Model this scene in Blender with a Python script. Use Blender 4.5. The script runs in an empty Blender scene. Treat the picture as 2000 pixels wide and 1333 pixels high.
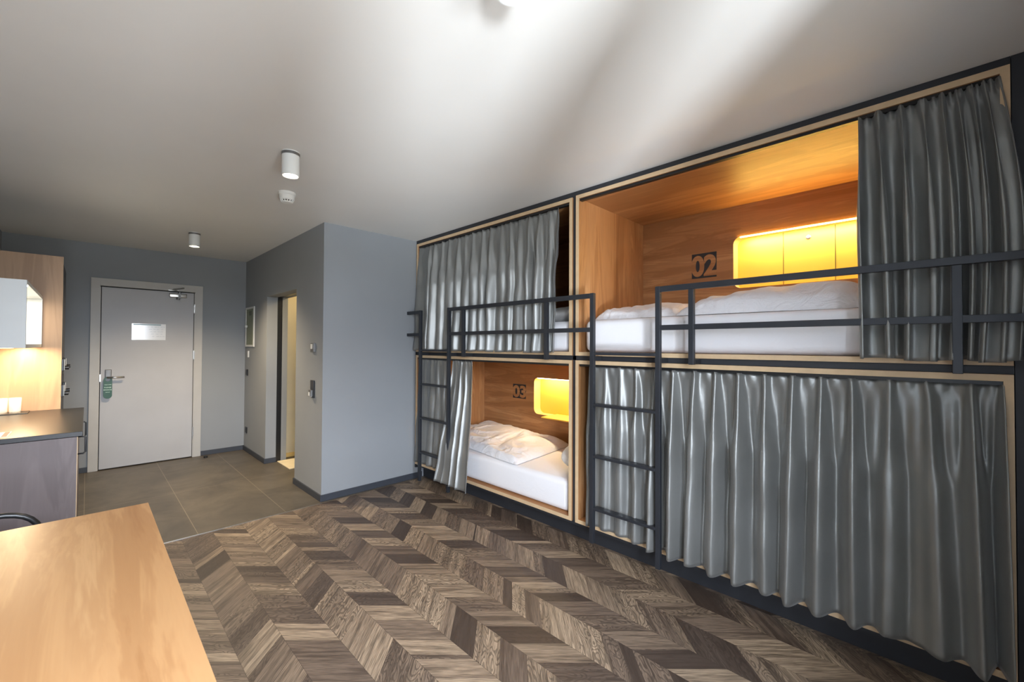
import bpy, bmesh, math, random
from mathutils import Vector, Matrix, noise
PI = math.pi
random.seed(7)
scene = bpy.context.scene
COL = scene.collection

# ------------------------------------------------------------------ camera
CAM_H = 1.41
yaw, pitch, roll, f_px = 0.7884, 0.0149, 0.005, 823.94
fw = Vector((math.sin(yaw)*math.cos(pitch), math.cos(yaw)*math.cos(pitch), math.sin(pitch)))
rt = Vector((math.cos(yaw), -math.sin(yaw), 0)); up = rt.cross(fw)
r2 = rt*math.cos(roll) + up*math.sin(roll); u2 = -rt*math.sin(roll) + up*math.cos(roll)
cam_data = bpy.data.cameras.new('camera'); cam = bpy.data.objects.new('camera', cam_data); COL.objects.link(cam)
cam.matrix_world = Matrix(((r2.x, u2.x, -fw.x, 0), (r2.y, u2.y, -fw.y, 0), (r2.z, u2.z, -fw.z, CAM_H), (0, 0, 0, 1)))
cam_data.sensor_width = 36; cam_data.lens = f_px*36/2000; cam_data.shift_y = -0.0011; cam_data.clip_start = 0.02
scene.camera = cam

# ------------------------------------------------------------------ view, world, daylight
scene.view_settings.view_transform = 'Standard'
scene.view_settings.look = 'None'
scene.view_settings.gamma = 1
scene.view_settings.use_curve_mapping = False
scene.view_settings.exposure = 0.12
w = bpy.data.worlds.new('sky'); scene.world = w; w.use_nodes = True
bg = w.node_tree.nodes['Background']
_tc = w.node_tree.nodes.new('ShaderNodeTexCoord'); _sp = w.node_tree.nodes.new('ShaderNodeSeparateXYZ'); _rp = w.node_tree.nodes.new('ShaderNodeValToRGB')
w.node_tree.links.new(_tc.outputs['Generated'], _sp.inputs[0]); w.node_tree.links.new(_sp.outputs[2], _rp.inputs[0]); w.node_tree.links.new(_rp.outputs[0], bg.inputs[0])
_rp.color_ramp.elements[0].position = 0.0; _rp.color_ramp.elements[0].color = (.17, .18, .18, 1)      # ground, below the horizon
_rp.color_ramp.elements[1].position = 0.02; _rp.color_ramp.elements[1].color = (.80, .88, 1.0, 1)    # sky
bg.inputs[1].default_value = 42.0

def area(name, loc, target, sx, sy, power, col, spread=PI, portal=False):
    d = bpy.data.lights.new(name, 'AREA'); d.shape = 'RECTANGLE'; d.size = sx; d.size_y = sy
    d.energy = power; d.color = col; d.spread = spread
    o = bpy.data.objects.new(name, d); COL.objects.link(o); o.location = loc
    v = (Vector(target)-Vector(loc)); o.rotation_euler = v.to_track_quat('-Z', 'Y').to_euler()
    if portal: d.cycles.is_portal = True
    return o
WIN = (-0.45, 0.95, 0.45, 2.35)   # window opening x0 x1 z0 z1 in the wall behind the camera
WY = -0.5
area('window_portal', ((WIN[0]+WIN[1])/2, WY-0.2, (WIN[2]+WIN[3])/2), ((WIN[0]+WIN[1])/2, 5, (WIN[2]+WIN[3])/2),
     WIN[1]-WIN[0], WIN[3]-WIN[2], 1, (1, 1, 1), portal=True)
# sunlit ground outside throws light up through the window onto the ceiling
area('sunlit_terrace', (-2.0, -3.9, -0.6), (0.75, -0.6, 1.5), 0.75, 0.8, 125, (0.86, 0.93, 1.0), 1.6)
area('sunlit_street', (-0.1, -4.6, -0.7), (0.75, -0.6, 1.5), 0.75, 0.9, 48, (0.86, 0.93, 1.0), 1.6)

# ------------------------------------------------------------------ helpers
def lin(r, g, b):
    f = lambda c: (c/255/12.92) if c/255 <= .04045 else ((c/255+.055)/1.055)**2.4
    return (f(r), f(g), f(b), 1)

def tag(o, label=None, cat=None, group=None, kind=None):
    if label: o['label'] = label
    if cat: o['category'] = cat
    if group: o['group'] = group
    if kind: o['kind'] = kind
    return o

def empty(name, loc, label, cat, group=None):
    o = bpy.data.objects.new(name, None); COL.objects.link(o); o.location = loc
    o.empty_display_size = .05
    return tag(o, label, cat, group)

def world_origin(o):
    v = Vector((0, 0, 0))
    while o: v += o.location; o = o.parent
    return v

class MB:
    def __init__(s): s.bm = bmesh.new()
    def box(s, x0, x1, y0, y1, z0, z1):
        m = Matrix.Translation(((x0+x1)/2, (y0+y1)/2, (z0+z1)/2)) @ Matrix.Diagonal((abs(x1-x0), abs(y1-y0), abs(z1-z0), 1))
        bmesh.ops.create_cube(s.bm, size=1, matrix=m); return s
    def cyl(s, c, r, h, axis='Z', r2=None, seg=32, caps=True):
        rot = {'Z': Matrix(), 'X': Matrix.Rotation(PI/2, 4, 'Y'), 'Y': Matrix.Rotation(-PI/2, 4, 'X')}[axis]
        bmesh.ops.create_cone(s.bm, cap_ends=caps, segments=seg, radius1=r, radius2=r if r2 is None else r2, depth=h,
                              matrix=Matrix.Translation(c) @ rot); return s
    def lathe(s, c, prof, seg=40, axis='Z'):
        rot = {'Z': Matrix(), 'X': Matrix.Rotation(PI/2, 4, 'Y'), 'Y': Matrix.Rotation(-PI/2, 4, 'X')}[axis]
        M = Matrix.Translation(c) @ rot; rings = []
        for r, z in prof:
            rings.append([s.bm.verts.new(M @ Vector((max(r, 1e-5)*math.cos(2*PI*k/seg), max(r, 1e-5)*math.sin(2*PI*k/seg), z))) for k in range(seg)])
        for a, b in zip(rings, rings[1:]):
            for k in range(seg): s.bm.faces.new((a[k], a[(k+1) % seg], b[(k+1) % seg], b[k]))
        return s
    def tube(s, pts, r, seg=12, closed=False):
        P = [Vector(p) for p in pts]; n = len(P); rings = []
        prev = None
        for i, p in enumerate(P):
            if closed: t = (P[(i+1) % n]-P[i-1]).normalized()
            else: t = (P[min(i+1, n-1)]-P[max(i-1, 0)]).normalized()
            if prev is None:
                a = Vector((0, 0, 1)) if abs(t.z) < .9 else Vector((1, 0, 0)); nrm = (a-t*a.dot(t)).normalized()
            else: nrm = (prev-t*prev.dot(t)).normalized()
            prev = nrm; b = t.cross(nrm)
            rings.append([s.bm.verts.new(p+nrm*r*math.cos(2*PI*k/seg)+b*r*math.sin(2*PI*k/seg)) for k in range(seg)])
        pr = list(zip(rings, rings[1:]))
        if closed: pr.append((rings[-1], rings[0]))
        for a, b in pr:
            for k in range(seg): s.bm.faces.new((a[k], a[(k+1) % seg], b[(k+1) % seg], b[k]))
        if not closed:
            s.bm.faces.new(rings[0][::-1]); s.bm.faces.new(rings[-1])
        return s
    def grid(s, V, close_u=False):
        vs = [[s.bm.verts.new(p) for p in row] for row in V]
        for a, b in zip(vs, vs[1:]):
            for k in range(len(a)-1): s.bm.faces.new((a[k], a[k+1], b[k+1], b[k]))
        return s
    def build(s, name, m, parent=None, bevel=0, smooth=False, seg=2, loc=None):
        bmesh.ops.remove_doubles(s.bm, verts=s.bm.verts, dist=1e-6)
        bmesh.ops.recalc_face_normals(s.bm, faces=s.bm.faces)
        if loc is None:
            if parent: loc = world_origin(parent)
            else:
                xs = [v.co for v in s.bm.verts]
                loc = Vector(((min(v.x for v in xs)+max(v.x for v in xs))/2, (min(v.y for v in xs)+max(v.y for v in xs))/2, min(v.z for v in xs)))
        loc = Vector(loc)
        for v in s.bm.verts: v.co -= loc
        me = bpy.data.meshes.new(name); s.bm.to_mesh(me); s.bm.free()
        o = bpy.data.objects.new(name, me); COL.objects.link(o)
        if m: me.materials.append(m)
        if parent: o.parent = parent; o.location = loc-world_origin(parent)
        else: o.location = loc
        if smooth:
            for p in me.polygons: p.use_smooth = True
        if bevel:
            b = o.modifiers.new('bevel', 'BEVEL'); b.width = bevel; b.segments = seg; b.limit_method = 'ANGLE'; b.angle_limit = math.radians(40)
            if smooth or seg > 2:
                for p in me.polygons: p.use_smooth = True
        return o

def struct(name, mb, m, bevel=0):
    return tag(mb.build(name, m, loc=(0, 0, 0), bevel=bevel), kind='structure')

# ------------------------------------------------------------------ materials
class NT:
    def __init__(s, name):
        s.m = bpy.data.materials.new(name); s.m.use_nodes = True; s.t = s.m.node_tree
        s.b = s.t.nodes['Principled BSDF']
    def n(s, typ, **kw):
        o = s.t.nodes.new(typ)
        for k, v in kw.items():
            if k.startswith('i_'):
                key = k[2:]; key = int(key) if key.isdigit() else key.replace('_', ' ')
                if isinstance(v, bpy.types.NodeSocket): s.t.links.new(v, o.inputs[key])
                else: o.inputs[key].default_value = v
            else: setattr(o, k, v)
        return o
    def math(s, op, a, b=0.0, c=0.0):
        o = s.t.nodes.new('ShaderNodeMath'); o.operation = op
        for i, v in enumerate((a, b, c)):
            if isinstance(v, bpy.types.NodeSocket): s.t.links.new(v, o.inputs[i])
            else: o.inputs[i].default_value = v
        return o.outputs[0]
    def ramp(s, fac, stops):
        o = s.t.nodes.new('ShaderNodeValToRGB'); s.t.links.new(fac, o.inputs[0])
        e = o.color_ramp.elements
        while len(e) < len(stops): e.new(.5)
        for el, (p, c) in zip(e, stops): el.position = p; el.color = c
        return o.outputs[0]
    def mix(s, fac, a, b, mode='MIX'):
        o = s.t.nodes.new('ShaderNodeMix'); o.data_type = 'RGBA'; o.blend_type = mode
        for i, v in ((0, fac), (6, a), (7, b)):
            if isinstance(v, bpy.types.NodeSocket): s.t.links.new(v, o.inputs[i])
            else: o.inputs[i].default_value = v
        return o.outputs[2]
    def set(s, **kw):
        for k, v in kw.items():
            key = k.replace('_', ' ')
            if isinstance(v, bpy.types.NodeSocket): s.t.links.new(v, s.b.inputs[key])
            else: s.b.inputs[key].default_value = v
        return s
    def bump(s, h, strength=.2, dist=.01):
        o = s.n('ShaderNodeBump', i_Height=h, i_Strength=strength, i_Distance=dist)
        s.t.links.new(o.outputs[0], s.b.inputs['Normal'])

def simple(name, col, rough=.5, metal=0., noise_amt=.06, nscale=8, bump=0, **kw):
    t = NT(name)
    tc = t.n('ShaderNodeTexCoord').outputs['Object']
    n = t.n('ShaderNodeTexNoise', i_Vector=tc, i_Scale=nscale, i_Detail=4.0).outputs[0]
    lo = tuple(c*(1-noise_amt) for c in col[:3])+(1,); hi = tuple(min(1, c*(1+noise_amt)) for c in col[:3])+(1,)
    t.set(Base_Color=t.ramp(n, [(.3, lo), (.7, hi)]), Roughness=rough, Metallic=metal, **kw)
    if bump:
        n2 = t.n('ShaderNodeTexNoise', i_Vector=tc, i_Scale=180.0, i_Detail=3.0).outputs[0]; t.bump(n2, bump, .002)
    return t.m

def wood(name, axis, dark, mid, light, rough=.45, scale=1.0, offs=0.0):
    t = NT(name)
    tc = t.n('ShaderNodeTexCoord').outputs['Object']
    sc = [7.0*scale]*3; sc[axis] = .7*scale
    mp = t.n('ShaderNodeMapping', i_Vector=tc, i_Scale=sc, i_Location=(offs, offs*1.7, offs*.6)).outputs[0]
    big = t.n('ShaderNodeTexNoise', i_Vector=mp, i_Scale=1.0, i_Detail=5.0, i_Roughness=.6, i_Distortion=1.2).outputs[0]
    # cathedral figure: rings of a stretched noise field
    rings = t.math('SINE', t.math('MULTIPLY', big, 46.0))
    rings = t.math('MULTIPLY_ADD', rings, .5, .5)
    sf = [160.0*scale]*3; sf[axis] = 3.0*scale
    mf = t.n('ShaderNodeMapping', i_Vector=tc, i_Scale=sf).outputs[0]
    fine = t.n('ShaderNodeTexNoise', i_Vector=mf, i_Scale=1.0, i_Detail=2.0).outputs[0]
    sk = [2.6]*3; sk[axis] = 1.3
    mk = t.n('ShaderNodeMapping', i_Vector=tc, i_Scale=sk, i_Location=(offs*2, .3, offs)).outputs[0]
    vd = t.n('ShaderNodeTexVoronoi', i_Vector=mk, i_Scale=1.3).outputs[0]
    knot = t.n('ShaderNodeMapRange', i_Value=vd, i_From_Min=0.02, i_From_Max=0.09, i_To_Min=.55, i_To_Max=0.0).outputs[0]
    base = t.ramp(big, [(.25, dark), (.5, mid), (.78, light)])
    c = t.mix(t.math('MULTIPLY', rings, .36), base, dark)
    c = t.mix(t.math('MULTIPLY', fine, .28), c, dark)
    c = t.mix(knot, c, tuple(x*.45 for x in dark[:3])+(1,))
    t.set(Base_Color=c, Roughness=rough)
    t.bump(fine, .06, .001)
    return t.m

OD, OM, OL = lin(136, 90, 54), lin(176, 126, 80), lin(206, 160, 112)
M = {}
M['oak_y'] = wood('oak grain along bunk', 1, OD, OM, OL)
M['oak_z'] = wood('oak grain upright', 2, OD, OM, OL, offs=3.1)
M['oak_edge'] = simple('oak edging', lin(205, 178, 142), .5, nscale=20)
M['oak_desk'] = wood('oak desk', 1, lin(164, 118, 76), lin(192, 148, 102), lin(210, 170, 124), .36, .8, 1.3)
M['oak_panel'] = wood('oak kitchen panel', 2, lin(146, 114, 88), lin(172, 140, 110), lin(194, 163, 131), .5, .7, 5.3)
M['grey_wood'] = wood('grey wood laminate', 2, lin(92, 82, 82), lin(112, 101, 101), lin(130, 119, 118), .5, .8, 2.2)
M['ceiling'] = simple('ceiling paint', lin(222, 221, 218), .9, noise_amt=.02, nscale=1.5)
M['wall'] = simple('grey wall paint', lin(146, 150, 154), .75, noise_amt=.03, nscale=2, bump=.06)
M['bath_wall'] = simple('cream tile wall', lin(216, 206, 178), .5, noise_amt=.02)
M['skirting'] = simple('dark skirting', lin(58, 62, 70), .5)
M['black'] = simple('anthracite board', lin(42, 44, 49), .55, noise_amt=.05)
M['steel_paint'] = simple('anthracite metal', lin(47, 50, 56), .42, .25)
M['black_plastic'] = simple('black plastic', lin(26, 27, 29), .35)
M['cab_white'] = simple('pale grey cabinet lacquer', lin(186, 189, 189), .4, noise_amt=.02)
M['white_paint'] = simple('white lacquer', lin(225, 227, 226), .35, noise_amt=.02)
M['door_paint'] = simple('pale grey door paint', lin(182, 182, 184), .5, noise_amt=.05, nscale=2.2)
M['frame_paint'] = simple('pale door frame paint', lin(186, 184, 180), .5, noise_amt=.03)
M['white_plastic'] = simple('white plastic', lin(232, 232, 228), .4, noise_amt=.01)
M['chrome'] = simple('brushed steel', (.62, .61, .59, 1), .28, 1.0, .04)
M['dark_steel'] = simple('dull steel', (.22, .22, .22, 1), .5, .8)
M['worktop'] = simple('black worktop', lin(30, 30, 32), .33, noise_amt=.15, nscale=40)
M['yellow'] = simple('yellow lacquer', lin(250, 205, 82), .5, noise_amt=.01)
M['pale_yellow'] = simple('pale birch niche edge', lin(238, 205, 130), .55)
M['seam'] = simple('dark panel seam', lin(96, 80, 20), .7)  # dark joint line between the niche panels
M['paper'] = simple('paper', lin(238, 236, 230), .6, noise_amt=.01)
M['plate'] = simple('glossy white plate', (.9, .91, .92, 1), .12, 0, .01, Specular_IOR_Level=1.0)
M['red'] = simple('red print', lin(196, 52, 40), .6)
M['green'] = simple('green card', lin(12, 74, 46), .4)
M['green_text'] = simple('pale print', lin(196, 224, 206), .5)
M['dark_ink'] = simple('grey ink', lin(70, 76, 74), .6)
M['rug'] = simple('cream bath mat', lin(236, 222, 190), .9, bump=.5)
M['panel_paper'] = simple('olive circuit chart', lin(128, 134, 104), .35, noise_amt=.1, nscale=30)

def emis(name, col, strength):
    t = NT(name); t.set(Base_Color=(1, 1, 1, 1), Emission_Color=col, Emission_Strength=strength)
    tc = t.n('ShaderNodeTexCoord'); return t.m
M['lamp'] = emis('warm lamp lens', (1, .86, .62, 1), 14)
M['led'] = emis('warm led strip', (1, .84, .50, 1), 9)
M['led_white'] = emis('white led spot', (1, .93, .8, 1), 30)

def glass():
    t = NT('clear drinking glass'); t.set(Base_Color=(.95, .97, .97, 1), Roughness=.05, Alpha=.22, IOR=1.45)
    return t.m
M['glass'] = glass()

def satin():
    t = NT('grey satin cloth')
    tc = t.n('ShaderNodeTexCoord').outputs['Object']
    n = t.n('ShaderNodeTexNoise', i_Vector=tc, i_Scale=3.0, i_Detail=3.0).outputs[0]
    c = t.ramp(n, [(.3, lin(128, 129, 127)), (.7, lin(140, 141, 139))])
    t.set(Base_Color=c, Roughness=.40, Metallic=.5, Sheen_Weight=.2, Sheen_Roughness=.4)
    mp = t.n('ShaderNodeMapping', i_Vector=tc, i_Scale=(500, 500, 900)).outputs[0]
    w_ = t.n('ShaderNodeTexNoise', i_Vector=mp, i_Scale=1.0).outputs[0]
    n3 = t.n('ShaderNodeTexNoise', i_Vector=tc, i_Scale=9.0, i_Detail=2.0, i_Distortion=.6).outputs[0]
    h = t.math('ADD', t.math('MULTIPLY', w_, .03), n3)
    t.bump(h, .18, .01)
    return t.m
M['satin'] = satin()

def linen(name, col, wr=.5):
    t = NT(name)
    tc = t.n('ShaderNodeTexCoord').outputs['Object']
    n = t.n('ShaderNodeTexNoise', i_Vector=tc, i_Scale=9.0, i_Detail=5.0, i_Roughness=.6, i_Distortion=1.6).outputs[0]
    t.set(Base_Color=col, Roughness=.85, Sheen_Weight=.2)
    t.bump(n, wr, .02); return t.m
M['sheet'] = linen('white cotton sheet', lin(232, 232, 236), .12)
M['duvet'] = linen('white duvet cotton', lin(230, 230, 234), .9)
M['pillow'] = linen('white pillow cotton', lin(236, 234, 230), .3)

def floor_wood():
    t = NT('chevron wood floor')
    tc = t.n('ShaderNodeTexCoord').outputs['Object']
    xyz = t.n('ShaderNodeSeparateXYZ', i_Vector=tc)
    x, y = xyz.outputs[0], xyz.outputs[1]
    xs = t.math('ADD', x, -.497+.187*20)
    col = t.math('FLOOR', t.math('DIVIDE', xs, .187))
    tri = t.math('PINGPONG', xs, .187)
    u = t.math('SUBTRACT', y, tri)
    crnd = t.n('ShaderNodeTexWhiteNoise', noise_dimensions='1D', i_W=col).outputs[0]
    r = t.math('ADD', t.math('DIVIDE', u, .172), t.math('MULTIPLY', crnd, 1.0))
    row = t.math('FLOOR', r); fr = t.math('FRACT', r)
    v = t.n('ShaderNodeCombineXYZ', i_0=col, i_1=row)
    wn = t.n('ShaderNodeTexWhiteNoise', noise_dimensions='3D', i_Vector=v.outputs[0])
    f = t.math('MULTIPLY_ADD', wn.outputs[0], 1.7, .3)      # split point, sometimes beyond 1 = whole plank
    sub = t.math('GREATER_THAN', fr, f)
    v2 = t.n('ShaderNodeCombineXYZ', i_0=col, i_1=row, i_2=t.math('MULTIPLY_ADD', sub, 7.0, 3.0))
    wn2 = t.n('ShaderNodeTexWhiteNoise', noise_dimensions='3D', i_Vector=v2.outputs[0])
    rnd = wn2.outputs[0]
    rc = t.n('ShaderNodeSeparateColor', i_0=wn2.outputs[1])
    # grain space: along plank = x, across = u
    g = t.n('ShaderNodeCombineXYZ', i_0=t.math('MULTIPLY', x, 5.0), i_1=t.math('MULTIPLY', u, 42.0), i_2=t.math('MULTIPLY', rnd, 57.0))
    n1 = t.n('ShaderNodeTexNoise', i_Vector=g.outputs[0], i_Scale=.5, i_Detail=6.0, i_Roughness=.6, i_Distortion=.8).outputs[0]
    g2 = t.n('ShaderNodeCombineXYZ', i_0=t.math('MULTIPLY', x, 9.0), i_1=t.math('MULTIPLY', u, 16.0), i_2=t.math('MULTIPLY', rnd, 91.0))
    n2 = t.n('ShaderNodeTexNoise', i_Vector=g2.outputs[0], i_Scale=.55, i_Detail=2.0, i_Distortion=.3).outputs[0]
    cat = t.math('SINE', t.math('MULTIPLY', n2, 130.0))
    catm = t.math('MULTIPLY', t.math('GREATER_THAN', rc.outputs[1], .5), .5)
    g3 = t.n('ShaderNodeCombineXYZ', i_0=t.math('MULTIPLY', x, 14.0), i_1=t.math('MULTIPLY', u, 340.0))
    n3 = t.n('ShaderNodeTexNoise', i_Vector=g3.outputs[0], i_Scale=1.0, i_Detail=2.0).outputs[0]
    base = t.ramp(rnd, [(0., lin(70, 58, 50)), (.1, lin(88, 75, 66)), (.2, lin(122, 105, 91)), (.6, lin(150, 131, 111)), (.85, lin(172, 151, 127)), (1., lin(184, 163, 138))])
    c = t.mix(t.ramp(n1, [(.36, (1, 1, 1, 1)), (.56, (0, 0, 0, 1))]), base, t.mix(.6, base, lin(50, 38, 30)))
    c = t.mix(t.math('MULTIPLY', t.math('GREATER_THAN', cat, .35), catm), c, lin(52, 42, 36))
    c = t.mix(t.ramp(n3, [(.42, (.6, .6, .6, 1)), (.56, (0, 0, 0, 1))]), c, lin(58, 48, 42))
    # joints
    e1 = t.math('LESS_THAN', t.math('MINIMUM', fr, t.math('SUBTRACT', 1.0, fr)), .007)
    fx = t.math('FRACT', t.math('DIVIDE', xs, .187))
    e2 = t.math('LESS_THAN', t.math('MINIMUM', fx, t.math('SUBTRACT', 1.0, fx)), .006)
    e = t.math('MAXIMUM', e1, e2)
    c = t.mix(t.math('MULTIPLY', e, .45), c, lin(40, 32, 28))
    t.set(Base_Color=c, Roughness=t.math('MULTIPLY_ADD', n3, .2, .38))
    t.bump(t.math('SUBTRACT', n3, e), .12, .002)
    return t.m
M['floor'] = floor_wood()

def floor_tile():
    t = NT('brown grey stoneware tiles')
    tc = t.n('ShaderNodeTexCoord').outputs['Object']
    xyz = t.n('ShaderNodeSeparateXYZ', i_Vector=tc)
    fx = t.math('FRACT', t.math('DIVIDE', t.math('ADD', xyz.outputs[0], 6.0-.0), .6))
    fy = t.math('FRACT', t.math('DIVIDE', t.math('ADD', xyz.outputs[1], 12.2-3.87), 1.22))
    ex = t.math('LESS_THAN', t.math('MINIMUM', fx, t.math('SUBTRACT', 1.0, fx)), .0035)
    ey = t.math('LESS_THAN', t.math('MINIMUM', fy, t.math('SUBTRACT', 1.0, fy)), .0018)
    e = t.math('MAXIMUM', ex, ey)
    n = t.n('ShaderNodeTexNoise', i_Vector=tc, i_Scale=2.6, i_Detail=8.0, i_Roughness=.65, i_Distortion=.8).outputs[0]
    c = t.ramp(n, [(.3, lin(80, 74, 66)), (.7, lin(110, 102, 90))])
    c = t.mix(e, c, lin(138, 127, 110))
    t.set(Base_Color=c, Roughness=.42); t.bump(t.math('MULTIPLY', e, -1.0), .3, .002)
    return t.m
M['tile'] = floor_tile()

# ------------------------------------------------------------------ room shell
XL, XB, YF, XC, YD, H, YT = -0.62, 2.46, 3.911, 1.504, 6.588, 2.531, 3.865
XBACK = XB+.95
struct('floor', MB().box(XL, 3.7, WY-.3, YT, -.06, 0), M['floor'])
struct('floor', MB().box(XL, 3.7, YT, YD+.1, -.06, 0), M['tile'])
struct('ceiling', MB().box(XL-.15, 3.7, WY-.3, YD+.1, H, H+.1), M['ceiling'])
struct('wall_left', MB().box(XL-.15, XL, WY-.3, YD+.1, 0, H), M['wall'])
b = MB(); DX0, DX1, DZ = .017, 1.027, 2.15
b.box(XL, DX0+.01, YD, YD+.15, 0, H); b.box(DX1-.01, 3.7, YD, YD+.15, 0, H); b.box(DX0+.01, DX1-.01, YD, YD+.15, DZ-.01, H)
struct('wall_far', b, M['wall'])
struct('wall_right', MB().box(3.55, 3.7, WY-.3, YD, 0, H), M['wall'])
b = MB(); x0, x1, z0, z1 = WIN
b.box(XL, x0, WY-.22, WY, 0, H); b.box(x1, 3.55, WY-.22, WY, 0, H); b.box(x0, x1, WY-.22, WY, 0, z0); b.box(x0, x1, WY-.22, WY, z1, H); b.box(.27, .39, WY-.22, WY, z0, z1)  # middle pier is unseen, added to cast the dark lane on the ceiling
struct('wall_back', b, M['wall'])
b = MB()
for xx in (x0, .21, .39, x1-.06): b.box(xx, xx+.06, WY-.16, WY-.10, z0, z1)
b.box(x0, x1, WY-.16, WY-.10, z0, z0+.06); b.box(x0, x1, WY-.16, WY-.10, z1-.06, z1)
struct('window_1', b, M['white_paint'])
# bathroom box: corridor wall with a sliding-door opening, and its front wall
BY0, BY1, BZ = 4.61, 5.618, 1.987
b = MB()
b.box(XC, XC+.115, YF, BY0, 0, H); b.box(XC, XC+.115, BY1, YD, 0, H); b.box(XC, XC+.115, BY0, BY1, BZ, H)
b.box(XC+.17, XC+.23, YF+.1, BY0, 0, H); b.box(XC+.17, XC+.23, BY1, YD, 0, H); b.box(XC+.17, XC+.23, BY0, BY1, BZ, H)
struct('wall_corridor', b, M['wall'])
struct('wall_bathroom', MB().box(XC+.115, 3.55, YF, YF+.1, 0, H), M['wall'])
struct('wall_bathroom_far', MB().box(XC+.23, 3.55, 5.77, 5.85, 0, H), M['bath_wall'])
d2 = tag(MB().box(XC+.117, XC+.168, BY1, BY1+.04, 0, BZ).box(XC+.117, XC+.168, BY0-.04, BY0, 0, BZ).box(XC+.117, XC+.168, BY0-.04, BY1+.04, BZ, BZ+.03)
         .build('door_2', M['black_plastic'], loc=(0, 0, 0)), kind='structure')
# skirtings
bb = .058
struct('baseboard_far', MB().box(DX1, XC-.012, YD-.012, YD, 0, bb), M['skirting'], .002)
struct('baseboard_far', MB().box(XL, DX0, YD-.012, YD, 0, bb), M['skirting'], .002)
struct('baseboard_corridor', MB().box(XC-.012, XC, BY1, YD, 0, bb).box(XC-.012, XC+.115, BY1-.012, BY1, 0, bb), M['skirting'], .002)
struct('baseboard_corridor', MB().box(XC-.012, XC, YF-.012, BY0+.012, 0, bb).box(XC, XC+.115, BY0, BY0+.012, 0, bb), M['skirting'], .002)
struct('baseboard_bathroom', MB().box(XC, XB+.10, YF-.012, YF, 0, bb), M['skirting'], .002)
struct('baseboard_bathroom_inside', MB().box(XC+.23, 3.5, 5.758, 5.77, 0, .05), M['pale_yellow'])
struct('trim_1', MB().box(XL, XC-.012, YT-.006, YT+.004, 0, .003), M['chrome'])
def spot(name, loc, power, size, blend, col, rad=.04):
    d = bpy.data.lights.new(name, 'SPOT'); d.energy = power; d.spot_size = size; d.spot_blend = blend; d.color = col; d.shadow_soft_size = rad
    o = bpy.data.objects.new(name, d); COL.objects.link(o); o.location = loc; return o
def point(name, loc, power, col, rad=.05):
    d = bpy.data.lights.new(name, 'POINT'); d.energy = power; d.color = col; d.shadow_soft_size = rad
    o = bpy.data.objects.new(name, d); COL.objects.link(o); o.location = loc; return o
point('bathroom_lamp', (2.4, 4.9, 2.3), 22, (1, .74, .38), .1)

# ------------------------------------------------------------------ entrance door
d1 = bpy.data.objects.new('door_1', None); COL.objects.link(d1); d1.location = (.52, YD, 0); tag(d1, kind='structure')
b = MB(); LX0, LX1, LZ = .105, .935, 2.052
b.box(DX0, LX0-.012, YD-.022, YD+.06, 0, DZ); b.box(LX1+.012, DX1, YD-.022, YD+.06, 0, DZ); b.box(LX0-.012, LX1+.012, YD-.022, YD+.06, LZ+.012, DZ)
b.box(LX0-.03, LX0-.006, YD-.012, YD+.03, 0, LZ); b.box(LX1+.006, LX1+.03, YD-.012, YD+.03, 0, LZ)
b.build('door_frame', M['frame_paint'], d1, .003)
MB().box(DX0+.02, DX1-.02, YD+.062, YD+.08, 0, DZ-.02).build('door_backing', M['black'], d1)
leaf = MB().box(LX0, LX1, YD-.018, YD+.026, .012, LZ).build('door_leaf', M['door_paint'], d1, .002)
pl = MB().box(.358, .665, YD-.0215, YD-.018, 1.461, 1.653).build('notice_plate', M['plate'], leaf, .001); pl['label'] = 'shiny white notice plate'
b = MB(); b.box(.372, .62, YD-.0222, YD-.0215, 1.635, 1.648)
pp = b.build('notice_print', simple('faint teal print', lin(150, 176, 180), .4), leaf)
b = MB(); random.seed(3)
for r_ in range(5):
    zz = 1.615-.028*r_; xx = .50+.01*r_
    while xx < .65:
        wd = random.uniform(.01, .03); b.box(xx, min(xx+wd, .655), YD-.0222, YD-.0215, zz, zz+.003); xx += wd+random.uniform(.006, .02)
b.build('notice_lines', simple('faint plan lines', lin(190, 198, 204), .4), leaf)
for zz in (1.86, 1.28, .32):
    MB().cyl((LX1+.006, YD-.026, zz), .008, .115).box(LX1-.004, LX1+.018, YD-.024, YD-.018, zz-.05, zz+.05).build('hinge', M['chrome'], d1, .001)
h = MB().box(.142, .196, YD-.032, YD-.018, .955, 1.125).build('handle_plate', M['dark_steel'], leaf, .006, seg=3)
MB().tube([(.166, YD-.03, 1.035), (.166, YD-.07, 1.035)], .011).tube([(.160, YD-.068, 1.035), (.22, YD-.07, 1.036), (.302, YD-.07, 1.036)], .0105).build('handle_lever', M['chrome'], leaf, smooth=True)
MB().box(LX0-.006, LX0+.003, YD-.0195, YD-.014, .99, 1.07).build('latch', M['chrome'], leaf)
# closer
cl = MB().box(.69, .86, YD-.062, YD-.018, 1.985, 2.032).build('door_closer', M['chrome'], leaf, .008, seg=3)
MB().cyl((.775, YD-.045, 1.972), .018, .022).cyl((.79, YD-.045, 2.045), .016, .02).box(.775, .80, YD-.066, YD-.018, 1.975, 2.04).build('closer_spindle', M['dark_steel'], leaf)
MB().tube([(.79, YD-.045, 2.056), (.71, YD-.13, 2.07), (.83, YD-.055, 2.105)], .0075).box(.68, .78, YD-.05, YD-.022, 2.062, 2.072).build('closer_arm', M['chrome'], leaf)

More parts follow.
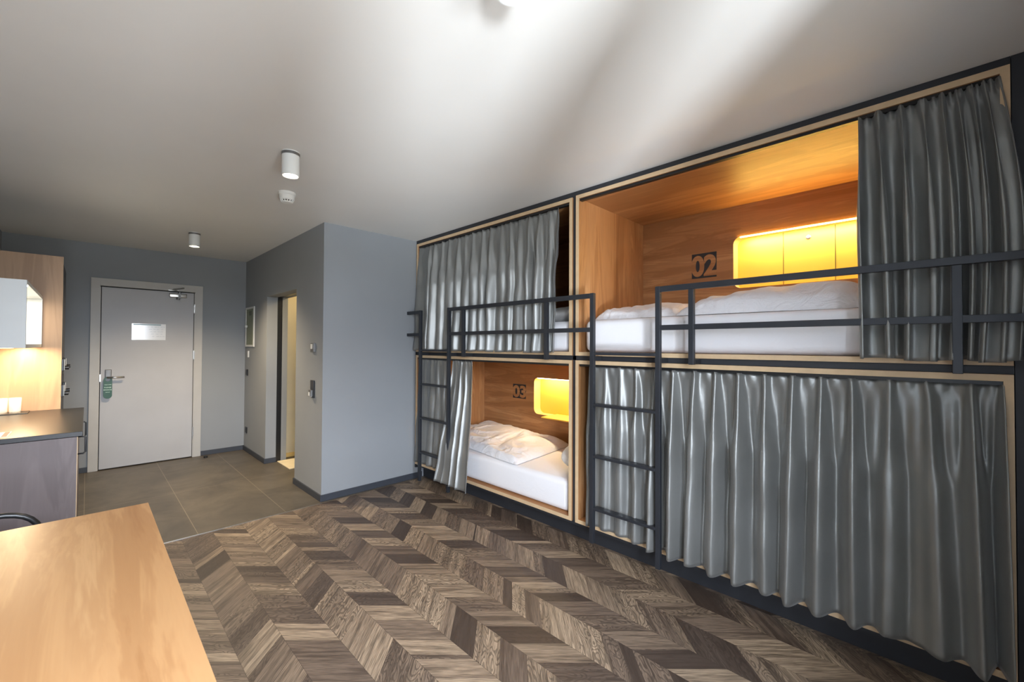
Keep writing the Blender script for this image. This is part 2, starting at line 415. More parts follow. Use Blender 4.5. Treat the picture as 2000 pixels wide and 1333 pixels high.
# ------------------------------------------------------------------ text helper
def text(body, size, m, name, parent, M4, bold=0.0, align='CENTER', extrude=.0004, sx=1.0, fit=None):
    c = bpy.data.curves.new(name, 'FONT'); c.body = body; c.size = size; c.align_x = align; c.align_y = 'CENTER'; c.offset = bold; c.extrude = extrude
    o = bpy.data.objects.new(name, c); COL.objects.link(o)
    dg = bpy.context.evaluated_depsgraph_get(); me = bpy.data.meshes.new_from_object(o.evaluated_get(dg))
    bpy.data.objects.remove(o); bpy.data.curves.remove(c)
    if fit:
        xs = [v.co.x for v in me.vertices]; ys = [v.co.y for v in me.vertices]
        me.transform(Matrix.Diagonal((fit[0]/(max(xs)-min(xs)), fit[1]/(max(ys)-min(ys)), 1, 1)) @ Matrix.Translation((-(max(xs)+min(xs))/2, -(max(ys)+min(ys))/2, 0)))
    T = M4 @ Matrix.Diagonal((sx, 1, 1, 1)); me.transform(T)
    base = world_origin(parent)
    me.transform(Matrix.Translation(-base)); me.materials.clear(); me.materials.append(m)
    r = bpy.data.objects.new(name, me); COL.objects.link(r); r.parent = parent
    return r
# text facing -Y: local x->X, local y->Z ; text facing -X: local x -> -Y, local y -> Z
F_Y = Matrix(((1, 0, 0, 0), (0, 0, -1, 0), (0, 1, 0, 0), (0, 0, 0, 1)))
F_X = Matrix(((0, 0, -1, 0), (-1, 0, 0, 0), (0, 1, 0, 0), (0, 0, 0, 1)))
def at(v): return Matrix.Translation(v)

# door hanger
hg = empty('door_hanger', (.166, YD-.05, .80), 'green oval card hanging on the entrance door handle, white lettering', 'door hanger')
bm = MB(); outer = []; inner = []
W2, R_ = .036, .036; cz0, cz1 = .836, 1.008
pts = [(.166+W2*math.cos(a), cz1+R_*math.sin(a)) for a in [k*PI/12 for k in range(13)]] + [(.166-W2*math.cos(a), cz0-R_*math.sin(a)) for a in [k*PI/12 for k in range(13)]]
hole = [(.166+.020*math.cos(a), 1.012+.020*math.sin(a)) for a in [k*2*PI/26 for k in range(26)]]
for y_ in (YD-.056, YD-.053):
    A = [bm.bm.verts.new((x, y_, z)) for x, z in pts]; B = [bm.bm.verts.new((x, y_, z)) for x, z in hole]
    outer.append(A); inner.append(B)
    es = [bm.bm.edges.new((A[i], A[(i+1) % len(A)])) for i in range(len(A))]+[bm.bm.edges.new((B[i], B[(i+1) % len(B)])) for i in range(len(B))]
    bmesh.ops.triangle_fill(bm.bm, edges=es, use_beauty=True)
for L in (outer, inner):
    n = len(L[0])
    for i in range(n): bm.bm.faces.new((L[0][i], L[0][(i+1) % n], L[1][(i+1) % n], L[1][i]))
bm.build('card', M['green'], hg)
for body, z_, s_ in (('WELCOME', .955, .012), ('PLEASE', .925, .0185), ('KNOCK', .898, .0185), ('thank you', .872, .009)):
    text(body, s_, M['green_text'], 'lettering', hg, at((.166, YD-.0565, z_)) @ F_Y, .0004)

# ------------------------------------------------------------------ corridor wall fittings (on the plane X = XC)
pn = empty('electrical_panel', (XC, 6.33, 1.385), 'white framed electrical cabinet door high on the corridor wall by the corner', 'electrical panel')
MB().box(XC-.014, XC, 6.13, 6.53, 1.385, 1.41).box(XC-.014, XC, 6.13, 6.53, 1.88, 1.905).box(XC-.014, XC, 6.13, 6.165, 1.41, 1.88).box(XC-.014, XC, 6.505, 6.53, 1.41, 1.88).build('panel_frame', M['white_plastic'], pn, .003)
MB().box(XC-.008, XC, 6.165, 6.505, 1.41, 1.88).build('panel_door', M['panel_paper'], pn)
MB().cyl((XC-.02, 6.47, 1.655), .016, .024, 'X').build('knob', M['white_plastic'], pn)
text('013', .075, M['dark_ink'], 'lettering', pn, at((XC-.009, 6.31, 1.82)) @ F_X, .002)
sw = tag(MB().box(XC-.014, XC, 6.375, 6.415, 1.245, 1.33).build('wall_switch', M['white_plastic'], bevel=.004), 'small white switch directly below the electrical panel', 'switch')
s2 = empty('wall_switch', (XC, 6.455, 1.0), 'square black switch on corridor wall below the small white one', 'switch')
MB().box(XC-.010, XC, 6.415, 6.495, 1.005, 1.085).build('switch_frame', M['black_plastic'], s2, .003)
MB().box(XC-.014, XC-.010, 6.428, 6.482, 1.018, 1.072).build('rocker', M['steel_paint'], s2, .001)
s3 = empty('wall_socket', (XC, 6.46, .24), 'black power socket low on the corridor wall near the baseboard', 'socket')
MB().box(XC-.010, XC, 6.42, 6.50, .24, .32).build('socket_frame', M['black_plastic'], s3, .003)
MB().lathe((XC-.010, 6.46, .28), [(.027, .0), (.027, -.002), (.021, -.002), (.02, .006), (.0, .006)], 24, 'X').build('socket_cup', M['steel_paint'], s3)
th = empty('thermostat', (XC, 4.115, 1.345), 'small thermostat with steel side edge on corridor wall near the outer corner', 'thermostat')
MB().box(XC-.022, XC, 4.075, 4.155, 1.345, 1.43).build('thermostat_body', M['dark_steel'], th, .003)
MB().box(XC-.024, XC-.022, 4.105, 4.148, 1.375, 1.42).build('thermostat_dial', M['white_plastic'], th)
kc = empty('card_switch', (XC, 4.13, .915), 'black key card holder with white card below the thermostat', 'key card holder')
MB().box(XC-.014, XC, 4.09, 4.17, .915, 1.08).build('holder_plate', M['black_plastic'], kc, .003)
MB().box(XC-.034, XC-.014, 4.10, 4.16, .93, .99).build('card_slot', M['dark_steel'], kc, .003)
MB().box(XC-.030, XC-.022, 4.108, 4.152, .925, .972).box(XC-.0355, XC-.034, 4.125, 4.158, .935, .97).build('key_card', M['white_plastic'], kc)
bm_ = tag(MB().box(1.63, 2.3, 5.16, 5.60, 0, .012).build('bath_mat', M['rug'], bevel=.004), 'cream bath mat lying inside the bathroom doorway', 'mat')
tag(MB().cyl((1.06, 6.44, .008), .022, .016).build('door_stop', M['black_plastic']), 'small black door stop on the tiles right of the entrance door', 'door stop')

# ------------------------------------------------------------------ ceiling lamps
def lamp(x, y, label, power, z0=2.392):
    o = empty('ceiling_lamp', (x, y, z0), label, 'ceiling lamp', 'white cylinder ceiling spotlights')
    MB().lathe((x, y, 0), [(.0, H), (.047, H), (.047, z0+.012), (.046, z0), (.041, z0), (.039, z0+.022), (.0, z0+.022)]).build('lamp_housing', M['white_paint'], o, smooth=False)
    MB().cyl((x, y, z0+.014), .0385, .004).build('lamp_lens', M['lamp'], o)
    MB().lathe((x, y, 0), [(.0475, H-.006), (.0482, H-.006), (.0482, H-.022), (.0475, H-.022)]).build('lamp_collar', M['dark_steel'], o)
    spot('lamp_light', (x, y, z0-.01), power, 2.3, .8, (1, .79, .53), .035)
    return o
lamp(.818, .82, 'white cylinder ceiling spotlight nearest the camera, cut by the photo top edge', 12)
lamp(.818, 2.635, 'white cylinder ceiling spotlight beside the smoke detector', 30)
lamp(.741, 5.23, 'white cylinder ceiling spotlight over the tiled entrance near the door', 135)
sd = empty('smoke_detector', (1.02, 3.356, 2.45), 'round white smoke detector on ceiling behind the middle spotlight', 'smoke detector')
cx, cy = 1.02, 3.356
MB().lathe((cx, cy, 0), [(.0, H), (.058, H), (.058, H-.018), (.054, H-.022), (.0, H-.022)]).build('detector_base', M['white_plastic'], sd, smooth=False)
MB().lathe((cx, cy, 0), [(.0, H-.022), (.053, H-.022), (.05, H-.05), (.046, H-.056), (.0, H-.056)]).lathe((cx, cy, 0), [(.0, H-.066), (.037, H-.066), (.033, H-.074), (.0, H-.076)]).build('detector_head', M['white_plastic'], sd)
b = MB()
for k in range(14):
    a = 2*PI*k/14; b.tube([(cx+.042*math.cos(a), cy+.042*math.sin(a), H-.055), (cx+.036*math.cos(a), cy+.036*math.sin(a), H-.068)], .004, 6)
b.build('detector_vents', M['white_plastic'], sd)
MB().cyl((cx, cy, H-.061), .030, .012).build('detector_core', M['black_plastic'], sd)

# ------------------------------------------------------------------ bunks
ZK = .16
PODS = dict(UL=(3.884, 1.837, 1.345, 2.49), UR=(1.805, -.220, 1.345, 2.495), LL=(3.884, 1.837, .16, 1.311), LR=(1.805, -.220, .16, 1.311))
fr = empty('bunk_frame', (XB+.1, 1.8, 0), 'anthracite built-in carcass around the four wooden sleeping pods', 'bunk carcass')
FX = XB+.012
b = MB()
b.box(FX, FX+.03, -.222, 3.905, 2.497, H-.001)           # top rail
b.box(FX, FX+.03, -.222, 3.905, 1.313, 1.343)             # between decks
b.box(FX, FX+.03, 3.886, YF-.002, .12, 2.497)                # left stile
b.build('face_rail', M['black'], fr)
MB().box(FX, FX+.03, 1.807, 1.835, .16, 2.497).build('middle_stile', M['black'], fr)
MB().box(FX, 3.52, WY+.002, -.224, 0, H-.001).build('end_panel', M['black'], fr)
MB().box(XB+.12, XB+.15, -.222, 3.905, .0, .158).build('plinth', M['black'], fr)
MB().box(XB+.02, XB+.12, -.222, 3.905, .135, .158).build('bottom_rail', M['black'], fr)

def rrect(y0, y1, z0, z1, r, n=6):
    P = []
    for cy_, cz_, a0 in ((y1-r, z1-r, 0), (y0+r, z1-r, PI/2), (y0+r, z0+r, PI), (y1-r, z0+r, 1.5*PI)):
        for k in range(n+1):
            a = a0+k*PI/2/n; P.append((cy_+r*math.cos(a), cz_+r*math.sin(a)))
    return P

def pod(key, label, nic=None, number=None, lit=True):
    y1, y0, z0, z1 = PODS[key]; T = .026
    o = empty('sleeping_pod', (XB+.5, (y0+y1)/2, z0), label, 'bunk pod', 'wooden sleeping pods of the bunk wall')
    X0, X1 = XB, XBACK
    MB().box(X0+.003, X1, y1-T, y1, z0, z1).build('side_panel', M['oak_z'], o)
    MB().box(X0+.003, X1, y0, y0+T, z0, z1).build('side_panel', M['oak_z'], o)
    MB().box(X0+.003, X1, y0+T, y1-T, z1-T, z1).build('top_board', M['oak_y'], o)
    MB().box(X0+.003, X1, y0+T, y1-T, z0, z0+T).build('base_board', M['oak_y'], o)
    MB().box(X0, X0+.003, y1-T, y1, z0, z1).box(X0, X0+.003, y0, y0+T, z0, z1).box(X0, X0+.003, y0+T, y1-T, z1-T, z1).box(X0, X0+.003, y0+T, y1-T, z0, z0+T).build('edge_banding', M['oak_edge'], o)
    # back panel with the niche cut through
    mb = MB(); bm = mb.bm
    if nic:
        ny1, ny0, nz0, nz1 = nic; hp = rrect(ny0, ny1, nz0, nz1, .055)
        for xx in (X1, X1+.015):
            A = [bm.verts.new((xx, yy, zz)) for yy, zz in ((y0, z0), (y1, z0), (y1, z1), (y0, z1))]
            B = [bm.verts.new((xx, yy, zz)) for yy, zz in hp]
            es = [bm.edges.new((A[i], A[(i+1) % 4])) for i in range(4)]+[bm.edges.new((B[i], B[(i+1) % len(B)])) for i in range(len(B))]
            bmesh.ops.triangle_fill(bm, edges=es, use_beauty=True)
        mb.build('back_panel', M['oak_y'], o)
        # niche lining
        nb = MB(); nn = len(hp)
        R = [[nb.bm.verts.new((xx, yy, zz)) for yy, zz in hp] for xx in (X1, X1+.11)]
        for i in range(nn): nb.bm.faces.new((R[0][i], R[0][(i+1) % nn], R[1][(i+1) % nn], R[1][i]))
        nc = nb.build('niche', M['pale_yellow'], o)
        MB().box(X1+.105, X1+.12, ny0-.01, ny1+.01, nz0-.01, nz1+.01).build('niche_panel', M['yellow'], nc)
        if lit:
            MB().box(X1+.004, X1+.016, ny0+.05, ny1-.045, nz1-.008, nz1-.001).build('led_strip', M['led'], nc)
            L = area('niche_light', (X1+.03, (ny0+ny1)/2, nz1-.012), (X1+.055, (ny0+ny1)/2, nz0), .03, ny1-ny0-.12, 3.4, (1, .84, .66))
            # keep the long side of the lamp along the niche
            L.rotation_euler = (0, math.radians(-14), 0)
    else:
        nc = None
        mb.box(X1, X1+.015, y0, y1, z0, z1); mb.build('back_panel', M['oak_y'], o)
    MB().box(X0+.012, X0+.04, y0+T, y1-T, z1-T-.016, z1-T).build('curtain_track', M['black_plastic'], o)
    if number:
        body, ya, yb, za, zb_ = number
        sg = MB().box(X1-.003, X1, yb, ya, za, zb_).build('number_sign', M['black'], o)
        text(body, .215*(zb_-za)/.19, M['oak_y'], 'numerals', sg, at((X1-.0035, (ya+yb)/2, (za+zb_)/2-.002)) @ F_X, .05*(zb_-za), fit=((ya-yb)*1.05, (zb_-za)*.86))
    return o, nc

oUL, _ = pod('UL', 'upper left wooden sleeping pod behind the long drawn curtain')
oUR, nUR = pod('UR', 'open upper right wooden sleeping pod numbered 02 with long lit niche', (1.05, .15, 1.85, 2.235), ('02', 1.357, 1.17, 1.955, 2.15))
oLL, nLL = pod('LL', 'lower left wooden sleeping pod numbered 03 with small lit niche', (3.05, 2.15, .685, 1.072), ('03', 3.365, 3.17, .828, .985))
oLR, _ = pod('LR', 'lower right wooden sleeping pod closed by wide curtains')
for ys in (.749, .45): MB().box(XBACK+.1035, XBACK+.105, ys-.002, ys+.002, 1.85, 2.235).build('panel_seam', M['seam'], nUR)
MB().lathe((XBACK+.104, .60, 2.178), [(.0, -.008), (.011, -.008), (.016, -.004), (.016, .0)], 24, 'X').build('lock', M['chrome'], nUR)
MB().box(XBACK-.16, XBACK+.10, 2.2, 2.81, .683, .695).build('folding_shelf', M['yellow'], nLL, .002)
# added fill lamps: niche LED spill and yellow panel bounce into the pods
area('niche_spill_fill', (XBACK-.004, .60, 2.226), (XBACK-.5, .6, 2.6), .02, .85, 4.2, (1, .60, .12)).rotation_euler = (0, math.radians(115), 0)
area('niche_spill_fill', (XBACK-.004, 2.60, 1.062), (XBACK-.5, 2.6, .4), .02, .80, 3.5, (1, .72, .3)).rotation_euler = (0, math.radians(60), 0)

# ------------------------------------------------------------------ bedding
def mattress(y0, y1, z0, z1, label, x0=XB+.035, x1=XBACK-.012):
    b = MB().box(x0, x1, y0, y1, z0, z1)
    bmesh.ops.subdivide_edges(b.bm, edges=b.bm.edges, cuts=1, use_grid_fill=True)
    o = b.build('mattress', M['sheet'], None, .045, True, 5)
    o.modifiers['bevel'].angle_limit = math.radians(60)
    return tag(o, label, 'mattress', 'white sheeted mattresses in the pods')
mattress(-.185, 1.755, 1.372, 1.598, 'white sheeted mattress in the open upper right pod')
mattress(1.885, 3.84, 1.372, 1.598, 'white mattress end showing past the upper left curtain')
mattress(1.89, 3.84, .188, .425, 'white sheeted mattress in the lower left pod')
mattress(-.185, 1.755, .188, .425, 'mattress behind the wide lower right curtains')

def lump(name, outline, z0, thick, label, cat, seed, m, nu=90, nv=60, wr=.02, edge=6, hfun=None, group=None, parent=None):
    """soft puffy cloth slab; outline(u,v)->(x,y), u,v in 0..1"""
    S = Vector((seed*3.7, seed*1.3, seed*.7)); top = []; bot = []
    for j in range(nv+1):
        rt_ = []; rb = []
        for i in range(nu+1):
            u, v = i/nu, j/nv
            x, y = outline(u, v)
            eu = 1-abs(2*u-1)**edge; ev = 1-abs(2*v-1)**edge
            e = max(0, eu*ev)**.5
            wv = noise.noise(Vector((x*2.2, y*2.2, 0))+S)*.03
            x += wv*(.3+.7*(1-e)); y += noise.noise(Vector((y*3, x*3, 5))+S)*.025
            p = Vector((x, y, 0))
            q = Vector((x*3.2+noise.noise(p*2+S)*1.4, y*3.2+noise.noise(p*2.3-S)*1.4, 0))+S
            n1 = 1-2*abs(noise.noise(q)); n2 = 1-2*abs(noise.noise(q*2.3+S)); n3 = noise.noise(q*5)+.6*(1-2*abs(noise.noise(q*4.1-S)))
            h = thick*(hfun(u, v) if hfun else 1)
            z = z0+e*(h*(.78+.22*noise.noise(p*1.7+S))+wr*(n1*.8+n2*.45+n3*.25)*(.5+.5*e))
            rt_.append(Vector((x, y, max(z, z0+.003)))); rb.append(Vector((x, y, z0+.0)))
        top.append(rt_); bot.append(rb)
    b = MB(); b.grid(top)
    V = [[b.bm.verts.new(p) for p in row] for row in bot[::6]]
    b.bm.verts.ensure_lookup_table()
    o = b.build(name, m, parent, smooth=True)
    sm = o.modifiers.new('sub', 'SUBSURF'); sm.levels = 1; sm.render_levels = 1
    return tag(o, label, cat, group)

def duvet(name, outline, z0, thick, label, seed, hfun=None, wr=.02):
    return lump(name, outline, z0, thick, label, 'duvet', seed, M['duvet'], hfun=hfun, wr=wr, edge=8)
duvet('duvet', lambda u, v: (XB+.20-.17*u+(.74+.14*u)*v, 3.80-(1.36-.10*v)*u), .427, .10, 'crumpled white duvet on the lower left mattress', 4.0,
      hfun=lambda u, v: 1.2-.45*u, wr=.030)
duvet('duvet', lambda u, v: (XB+.12+.78*v, 1.72-.59*u), 1.600, .11, 'low crumpled duvet end at the foot of the upper right mattress', 9.0, hfun=lambda u, v: .9+.2*v, wr=.028)
duvet('duvet', lambda u, v: (XB+.12+.78*v, 1.125-.94*u), 1.600, .135, 'thick rumpled duvet along the upper right mattress below the niche', 12.0, hfun=lambda u, v: .62+.5*min(1, u*3), wr=.034)

def pillow(c, sx, sy, sz, label, seed, rz=0., tilt=0.):
    b = MB(); NU, NV = 48, 24; G = []
    R = Matrix.Rotation(rz, 3, 'Z') @ Matrix.Rotation(tilt, 3, 'Y')
    for j in range(NV+1):
        ph = -PI/2+PI*j/NV; row = []
        for i in range(NU+1):
            th = 2*PI*i/NU
            e = lambda c_, p: math.copysign(abs(c_)**p, c_)
            x = sx*e(math.cos(ph), .55)*e(math.cos(th), .45); y = sy*e(math.cos(ph), .55)*e(math.sin(th), .45); z = sz*e(math.sin(ph), 1.0)
            k = 1-.35*(max(abs(x/sx), abs(y/sy)))**3
            p = Vector((x, y, z*k)); p += Vector((0, 0, 1))*noise.noise(Vector((x*7, y*7, z*5))+Vector((seed, 0, 0)))*.012
            row.append(Vector(c)+R @ p)
        G.append(row)
    b.grid(G); o = b.build('pillow', M['pillow'], smooth=True)
    return tag(o, label, 'pillow', 'white pillows in the pods')
pillow((2.90, 1.985, .545), .30, .095, .11, 'white pillow leaning at the right end of the lower left mattress', 1, 0, 0)
pillow((2.88, -.01, 1.69), .30, .15, .08, 'white pillow at the curtain end of the upper right mattress', 2)
pillow((2.80, 1.56, .49), .27, .18, .09, 'cream pillow seen in the gap left of the lower right curtains', 3)
pillow((2.95, 2.10, 1.67), .30, .19, .08, 'dim pillow behind the upper left curtain edge', 5)

# ------------------------------------------------------------------ curtains
def curtain(label, piv, ztop, zbot, xt, xb, amp, seed, drift=None, gather=0., topamp=.006, outer=None, hemw=.0, pw=(8, .85), wander=.015):
    """piv: pleat Y positions along the top; drift(s,v)->dy ; xt,xb plane at top and bottom"""
    rnd = random.Random(seed); n = len(piv)-1; SPP = 18; NV = 56
    am = [rnd.uniform(.45, 1.3) for _ in piv]; ph0 = [rnd.uniform(-1, 1) for _ in piv]; ln = [rnd.uniform(-1, 1) for _ in piv]
    G = []
    for j in range(NV+1):
        v = j/NV; z = ztop+(zbot-ztop)*v; dz = ztop-z; row = []
        hd = min(1, dz/.05)                      # header band
        grow = min(1, max(0, (dz-.03)/(.42*(ztop-zbot))))**.75
        p = pw[0]+(pw[1]-pw[0])*min(1, grow*1.15)
        for i in range(n*SPP+1):
            k = min(i//SPP, n-1); f = (i-k*SPP)/SPP
            yA = piv[k]+(ln[k]*wander*v if 0 < k else 0); yB = piv[k+1]+(ln[k+1]*wander*v if k+1 < n else 0)
            y = yA+(yB-yA)*f
            a = am[k]+(am[k+1]-am[k])*f
            ridge = (.5+.5*math.cos(2*PI*f))**p
            if gather > .5 and k == n-1: ridge = max(ridge, .55)
            A = amp*a*(.3+.7*grow)
            x = xt+(xb-xt)*(v**1.3)-A*(ridge-.35)
            # secondary soft fold between the pleats
            x -= amp*.10*grow*math.sin(4*PI*f+ph0[k]*2+v*1.5)*(1-ridge)
            # header crumples
            if dz < .07: x += topamp*math.sin(2*PI*f*2.0+ph0[k]*3)*(1-dz/.07)
            x += .006*noise.noise(Vector((y*9, z*5, seed)))*2+.012*grow*noise.noise(Vector((y*3, z*1.6, seed+7)))
            y += gather*grow*(yB-yA)*math.sin(2*PI*f)*-.5
            s = (y-piv[0])/(piv[-1]-piv[0])
            if drift: y += drift(s, v)
            zz = z+hemw*math.sin(k*1.7+f*2)*v + (.004*noise.noise(Vector((y*14, 3, seed))) if v > .97 or v < .02 else 0)
            row.append(Vector((x, y, zz)))
        G.append(row)
    b = MB(); b.grid(G); o = b.build('curtain', M['satin'], smooth=True, loc=(xt, (piv[0]+piv[-1])/2, zbot))
    so = o.modifiers.new('thick', 'SOLIDIFY'); so.thickness = .0022; so.offset = 0
    return tag(o, label, 'curtain', 'grey satin pod curtains')

curtain('long grey satin curtain drawn across the upper left pod', [3.852, 3.654, 3.568, 3.437, 3.324, 3.182, 3.078, 2.967, 2.833, 2.723, 2.592, 2.476, 2.38, 2.265, 2.163, 2.052, 1.965],
        2.445, 1.362, XB+.02, XB-.012, .06, 11, hemw=.003)
curtain('dark grey satin curtain bunched at the right end of the upper right pod',
        [.228, .16, .085, .02, -.035, -.08, -.12, -.155, -.196], 2.458, 1.362, XB+.012, XB-.042, .09, 23, gather=.8, topamp=.012, wander=.012,
        drift=lambda s, v: -.03*math.sin(PI*v)*s-.03*v*s-.022*v*(1-s), pw=(2.5, 1.0), hemw=.006)
curtain('narrow grey satin curtain behind the far ladder, lower left pod', [3.852, 3.738, 3.62, 3.50, 3.40, 3.33], 1.272, .198, XB+.02, XB-.015, .036, 31, drift=lambda s, v: .02*v*(-s))
curtain('grey satin curtain pulled aside at the left of the open lower left pod', [3.262, 3.20, 3.13, 3.06, 2.965], 1.272, .146, XB+.018, XB-.145, .030, 37, drift=lambda s, v: .04*v*(1-s)-.135*v*s, gather=.3, pw=(5, 1.0))
curtain('grey satin curtain behind the near ladder on the lower right pod', [1.70, 1.567, 1.454, 1.337, 1.222], 1.272, .188, XB+.02, XB-.02, .06, 41, drift=lambda s, v: -.02*v)
curtain('widest grey satin curtain covering the lower right pod beside the near ladder',
        [1.212, 1.093, .970, .855, .732, .613, .488, .374, .258, .131, .010, -.111, -.196], 1.272, .188, XB+.02, XB-.04, .10, 53, drift=lambda s, v: -.012*v*s, hemw=.004, wander=.03)

# ------------------------------------------------------------------ guard rails and ladders
RX0, RX1 = 2.362, 2.390
RT, RM = 1.766, 1.538
def rail(label, y0, y1, posts, name='guard_rail', ends=None):
    o = empty(name, (RX0, (y0+y1)/2, 1.31), label, 'guard rail', 'anthracite guard rails of the upper bunks')
    MB().box(RX0+.0012, RX1-.0012, y0, y1, RT-.032, RT).build('top_rail', M['steel_paint'], o, .002)
    MB().box(RX0+.0012, RX1-.0012, y0, y1, RM-.030, RM).build('middle_rail', M['steel_paint'], o, .002)
    for yy in posts:
        MB().box(RX0, RX1, yy-.0145, yy+.0145, 1.312, RT-.033).box(RX1, FX, yy-.0145, yy+.0145, 1.314, 1.342).build('post', M['steel_paint'], o, .002)
    return o
rail('short anthracite guard rail stub between the far ladder and bathroom wall', 3.682, 3.908, [])
rail('middle anthracite guard rail between the two ladders', 1.618, 3.176, [2.975, 2.005])
rail('long anthracite guard rail right of the near ladder', -.49, 1.128, [.948, -.072])
def ladder(label, ya, yb, zf):
    o = empty('ladder', (RX0, (ya+yb)/2, 0), label, 'ladder', 'anthracite metal bunk ladders')
    for yy in (ya, yb):
        MB().box(RX0, RX1, yy-.0145, yy+.0145, zf, RT+.001).build('stile', M['steel_paint'], o, .002)
    for zz in (1.372, 1.032, .692, .348):
        MB().box(RX0+.001, RX1+.022, yb+.0145, ya-.0145, zz-.018, zz).build('rung', M['steel_paint'], o, .002)
    for yy in (ya, yb): MB().box(RX1, FX, yy-.0145, yy+.0145, 1.314, 1.342).build('bracket', M['steel_paint'], o)
    return o
ladder('far anthracite ladder on the left bunk next to the bathroom wall', 3.667, 3.19, .05)
ladder('near anthracite ladder between the left and right bunks', 1.603, 1.143, .11)

# ------------------------------------------------------------------ kitchen along the left wall
KY0, KY1, KX, KZ = 3.52, 4.845, -.035, .90
kb = empty('kitchen_base_unit', (-.33, 4.18, 0), 'grey wood kitchen base cabinet left of the entrance door', 'kitchen cabinet')
MB().box(XL+.005, KX, KY0+.003, KY0+.022, .0, KZ-.03).build('side_panel', M['grey_wood'], kb, .001)
MB().box(XL+.005, KX-.02, KY0+.022, KY1, .08, KZ-.03).build('cabinet_body', M['grey_wood'], kb)
MB().box(XL+.005, KX-.06, KY0+.022, KY1, 0, .08).build('plinth', M['black'], kb)
MB().box(KX, KX+.003, KY0+.003, KY0+.022, 0, KZ-.03).build('edge_banding', M['oak_edge'], kb)
for k in range(2):
    ya = KY0+.025+k*.655; dr = MB().box(KX-.019, KX, ya, ya+.65, .085, KZ-.034).build('door', M['grey_wood'], kb, .001)
    hy = ya+.035
    b = MB(); b.tube([(KX+.002, hy, KZ-.012-.0), (KX+.026, hy, KZ-.012), (KX+.035, hy, KZ-.022), (KX+.035, hy, KZ-.105), (KX+.026, hy, KZ-.117), (KX, hy, KZ-.117)], .004, 8) if False else b.tube([(KX, hy, KZ-.037), (KX+.026, hy, KZ-.037), (KX+.035, hy, KZ-.045), (KX+.035, hy, KZ-.13), (KX+.026, hy, KZ-.14), (KX, hy, KZ-.14)], .0045, 8)
    b.build('handle', M['black_plastic'], dr, smooth=True)
tag(MB().box(XL+.004, -.012, KY0, KY1+.003, KZ-.028, KZ).build('worktop', M['worktop'], bevel=.002), 'black worktop on the grey kitchen base cabinet', 'worktop')
# lockers beyond, with an oak side panel facing the room
lk = empty('locker_cabinet', (-.38, 5.2, 0), 'tall locker cabinet with oak side panel beyond the worktop', 'locker cabinet')
MB().box(XL+.005, -.143, 4.85, 4.872, 0, 2.097).build('side_panel', M['oak_panel'], lk, .001)
MB().box(XL+.005, -.165, 4.873, 5.52, 0, 2.06).build('locker_body', M['black'], lk)
MB().box(-.1435, -.1425, 4.85, 4.872, 0, 2.097).build('edge_banding', M['oak_edge'], lk)
for ya, yb in ((4.876, 5.195), (5.2, 5.518)):
    for za, zb_ in ((.06, 1.147), (1.153, 2.055)):
        dr = MB().box(-.163, -.145, ya, yb, za, zb_).build('locker_door', M['black'], lk, .002)
        zz = 1.235 if za > 1 else 1.03
        yy = ya+.06 if ya < 5 else ya+.05
        l_ = MB().box(-.145, -.130, yy-.03, yy+.03, zz-.04, zz+.055).build('electronic_lock', M['black_plastic'], dr, .003)
        # third level is not allowed under a door's lock: plate and knob belong to the door
        MB().box(-.130, -.126, yy-.026, yy+.026, zz-.034, zz+.05).build('lock_plate', M['white_plastic'], dr, .001)
        MB().cyl((-.116, yy, zz-.015), .016, .028, 'X').build('lock_knob', M['black_plastic'], dr)
# wall cabinet with lit open side
wc = empty('wall_cabinet', (-.43, 4.2, 1.385), 'white wall cabinet with glowing open shelf above the worktop', 'wall cabinet')
CX, CY0, CY1, CZ0, CZ1 = -.248, 3.657, 4.845, 1.385, 1.775
MB().box(XL+.005, CX, CY0, CY0+.012, CZ0, CZ1).build('end_panel', M['cab_white'], wc, .001)
MB().box(XL+.005, CX, CY0+.012, CY1, CZ1-.022, CZ1).box(XL+.005, CX, CY0+.012, CY1, CZ0, CZ0+.022).box(XL+.005, CX, CY1-.012, CY1, CZ0+.022, CZ1-.022).build('cabinet_body', M['white_paint'], wc, .001)
MB().box(XL+.005, XL+.015, CY0+.012, CY1-.012, CZ0+.022, CZ1-.022).build('back_panel', M['white_paint'], wc)
MB().cyl((-.275, 3.76, CZ1-.026), .022, .008).build('led_spot', M['led_white'], wc)
area('cabinet_strip_light', (-.36, 4.25, CZ1-.03), (-.36, 4.25, 0), .2, 1.0, 5.5, (1, .9, .72))
MB().box(-.36, -.32, 3.85, 4.70, CZ0-.0025, CZ0-.0005).build('underside_strip', M['led'], wc)
area('worktop_strip_light', (-.33, 4.45, CZ0-.014), (-.33, 4.50, 0), .05, .7, 15, (1, .76, .46))
tag(MB().box(-.56, -.30, 4.68, 4.835, KZ, KZ+.006).build('tray', M['black_plastic'], bevel=.002), 'thin dark tray under the glasses on the worktop', 'tray')
for x_, lab in ((-.367, 'clear drinking glass on the tray, right one'), (-.432, 'clear drinking glass on the tray, left one at the photo edge')):
    MB_ = MB().lathe((x_, 4.75, KZ+.0065), [(.0, 0), (.027, 0), (.0295, .004), (.033, .108), (.031, .108), (.0275, .01), (.0, .010)], 32)
    tag(MB_.build('drinking_glass', M['glass'], smooth=True), lab, 'glass', 'drinking glasses on the tray')
br = empty('brochure', (-.36, 3.68, KZ), 'white leaflet with red print lying on the worktop edge', 'leaflet')
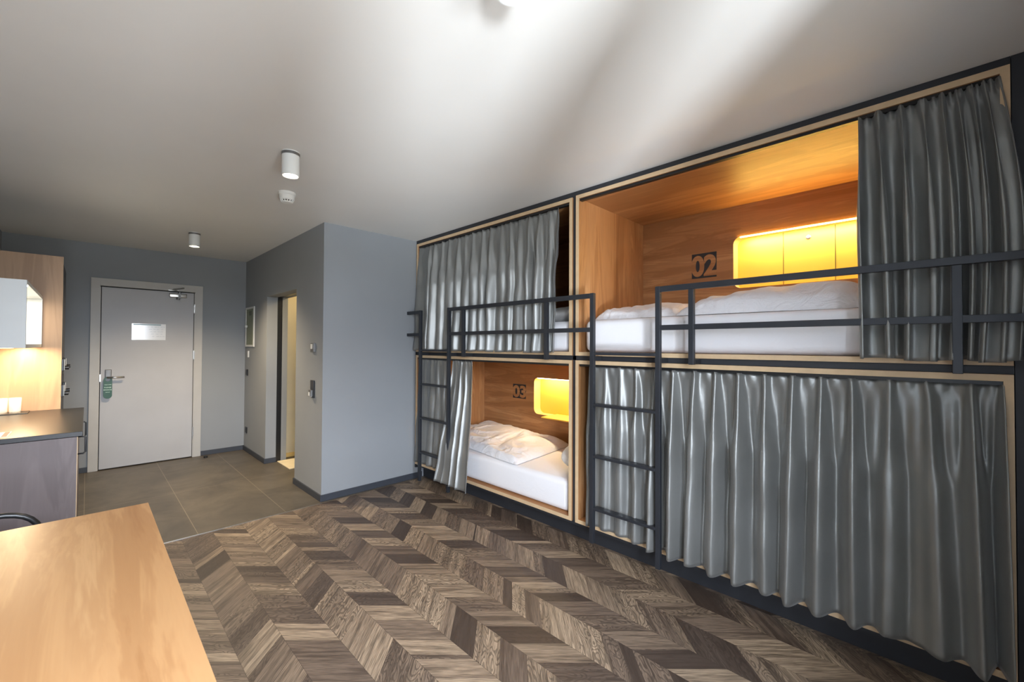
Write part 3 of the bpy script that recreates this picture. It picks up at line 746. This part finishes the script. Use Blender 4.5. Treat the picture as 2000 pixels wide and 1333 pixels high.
MB().box(-.50, -.30, 3.58, 3.78, KZ+.0002, KZ+.002).build('sheet', M['paper'], br)
MB().box(-.325, -.306, 3.59, 3.77, KZ+.002, KZ+.0026).build('red_print', M['red'], br)

# ------------------------------------------------------------------ desk and chair
DZ_ = .75
dk = empty('desk', (-.2, 1.4, 0), 'oak topped desk in the foreground', 'desk')
MB().box(XL+.005, .188, .3, 2.322, DZ_-.025, DZ_).build('desktop', M['oak_desk'], dk, .0015)
for yy in (.36, 2.26):
    MB().box(.11, .15, yy-.02, yy+.02, 0, DZ_-.025).build('leg', M['steel_paint'], dk, .002)
    MB().box(XL+.03, XL+.07, yy-.02, yy+.02, 0, DZ_-.025).build('leg', M['steel_paint'], dk, .002)
for ys in (2.25, .35): MB().box(XL+.07, .11, ys, ys+.02, DZ_-.065, DZ_-.025).build('apron', M['steel_paint'], dk)
ch = empty('chair', (-.34, 2.62, 0), 'black tubular metal chair tucked behind the far end of the desk', 'chair')
def arc_pts(p0, p1, p2, n=8):
    P0, P1, P2 = Vector(p0), Vector(p1), Vector(p2)
    return [(P0*(1-t)**2+P1*2*t*(1-t)+P2*t*t) for t in [k/n for k in range(n+1)]]
yb_ = 2.50
b = MB(); xl, xr, zt = -.555, -.112, .758
pts = [Vector((xl+.02, yb_+.06, .44))]+arc_pts((xl+.005, yb_+.01, .62), (xl, yb_, zt), (xl+.13, yb_, zt))+[Vector(((xl+xr)/2, yb_-.012, zt+.004))]+arc_pts((xr-.13, yb_, zt), (xr, yb_, zt), (xr-.005, yb_+.01, .62))+[Vector((xr-.02, yb_+.06, .44))]
b.tube(pts, .0105, 12).build('backrest', M['black_plastic'], ch, smooth=True)
MB().box(xl+.02, xr-.02, yb_+.03, yb_+.46, .445, .47).build('seat', M['grey_wood'], ch, .01, seg=3)
for sx_ in (xl+.03, xr-.03):
    for sy_, oy in ((yb_+.05, -.03), (yb_+.42, .03)):
        MB().tube([(sx_, sy_, .448), (sx_, sy_+oy, .0)], .010, 10).build('leg', M['black_plastic'], ch, smooth=True)
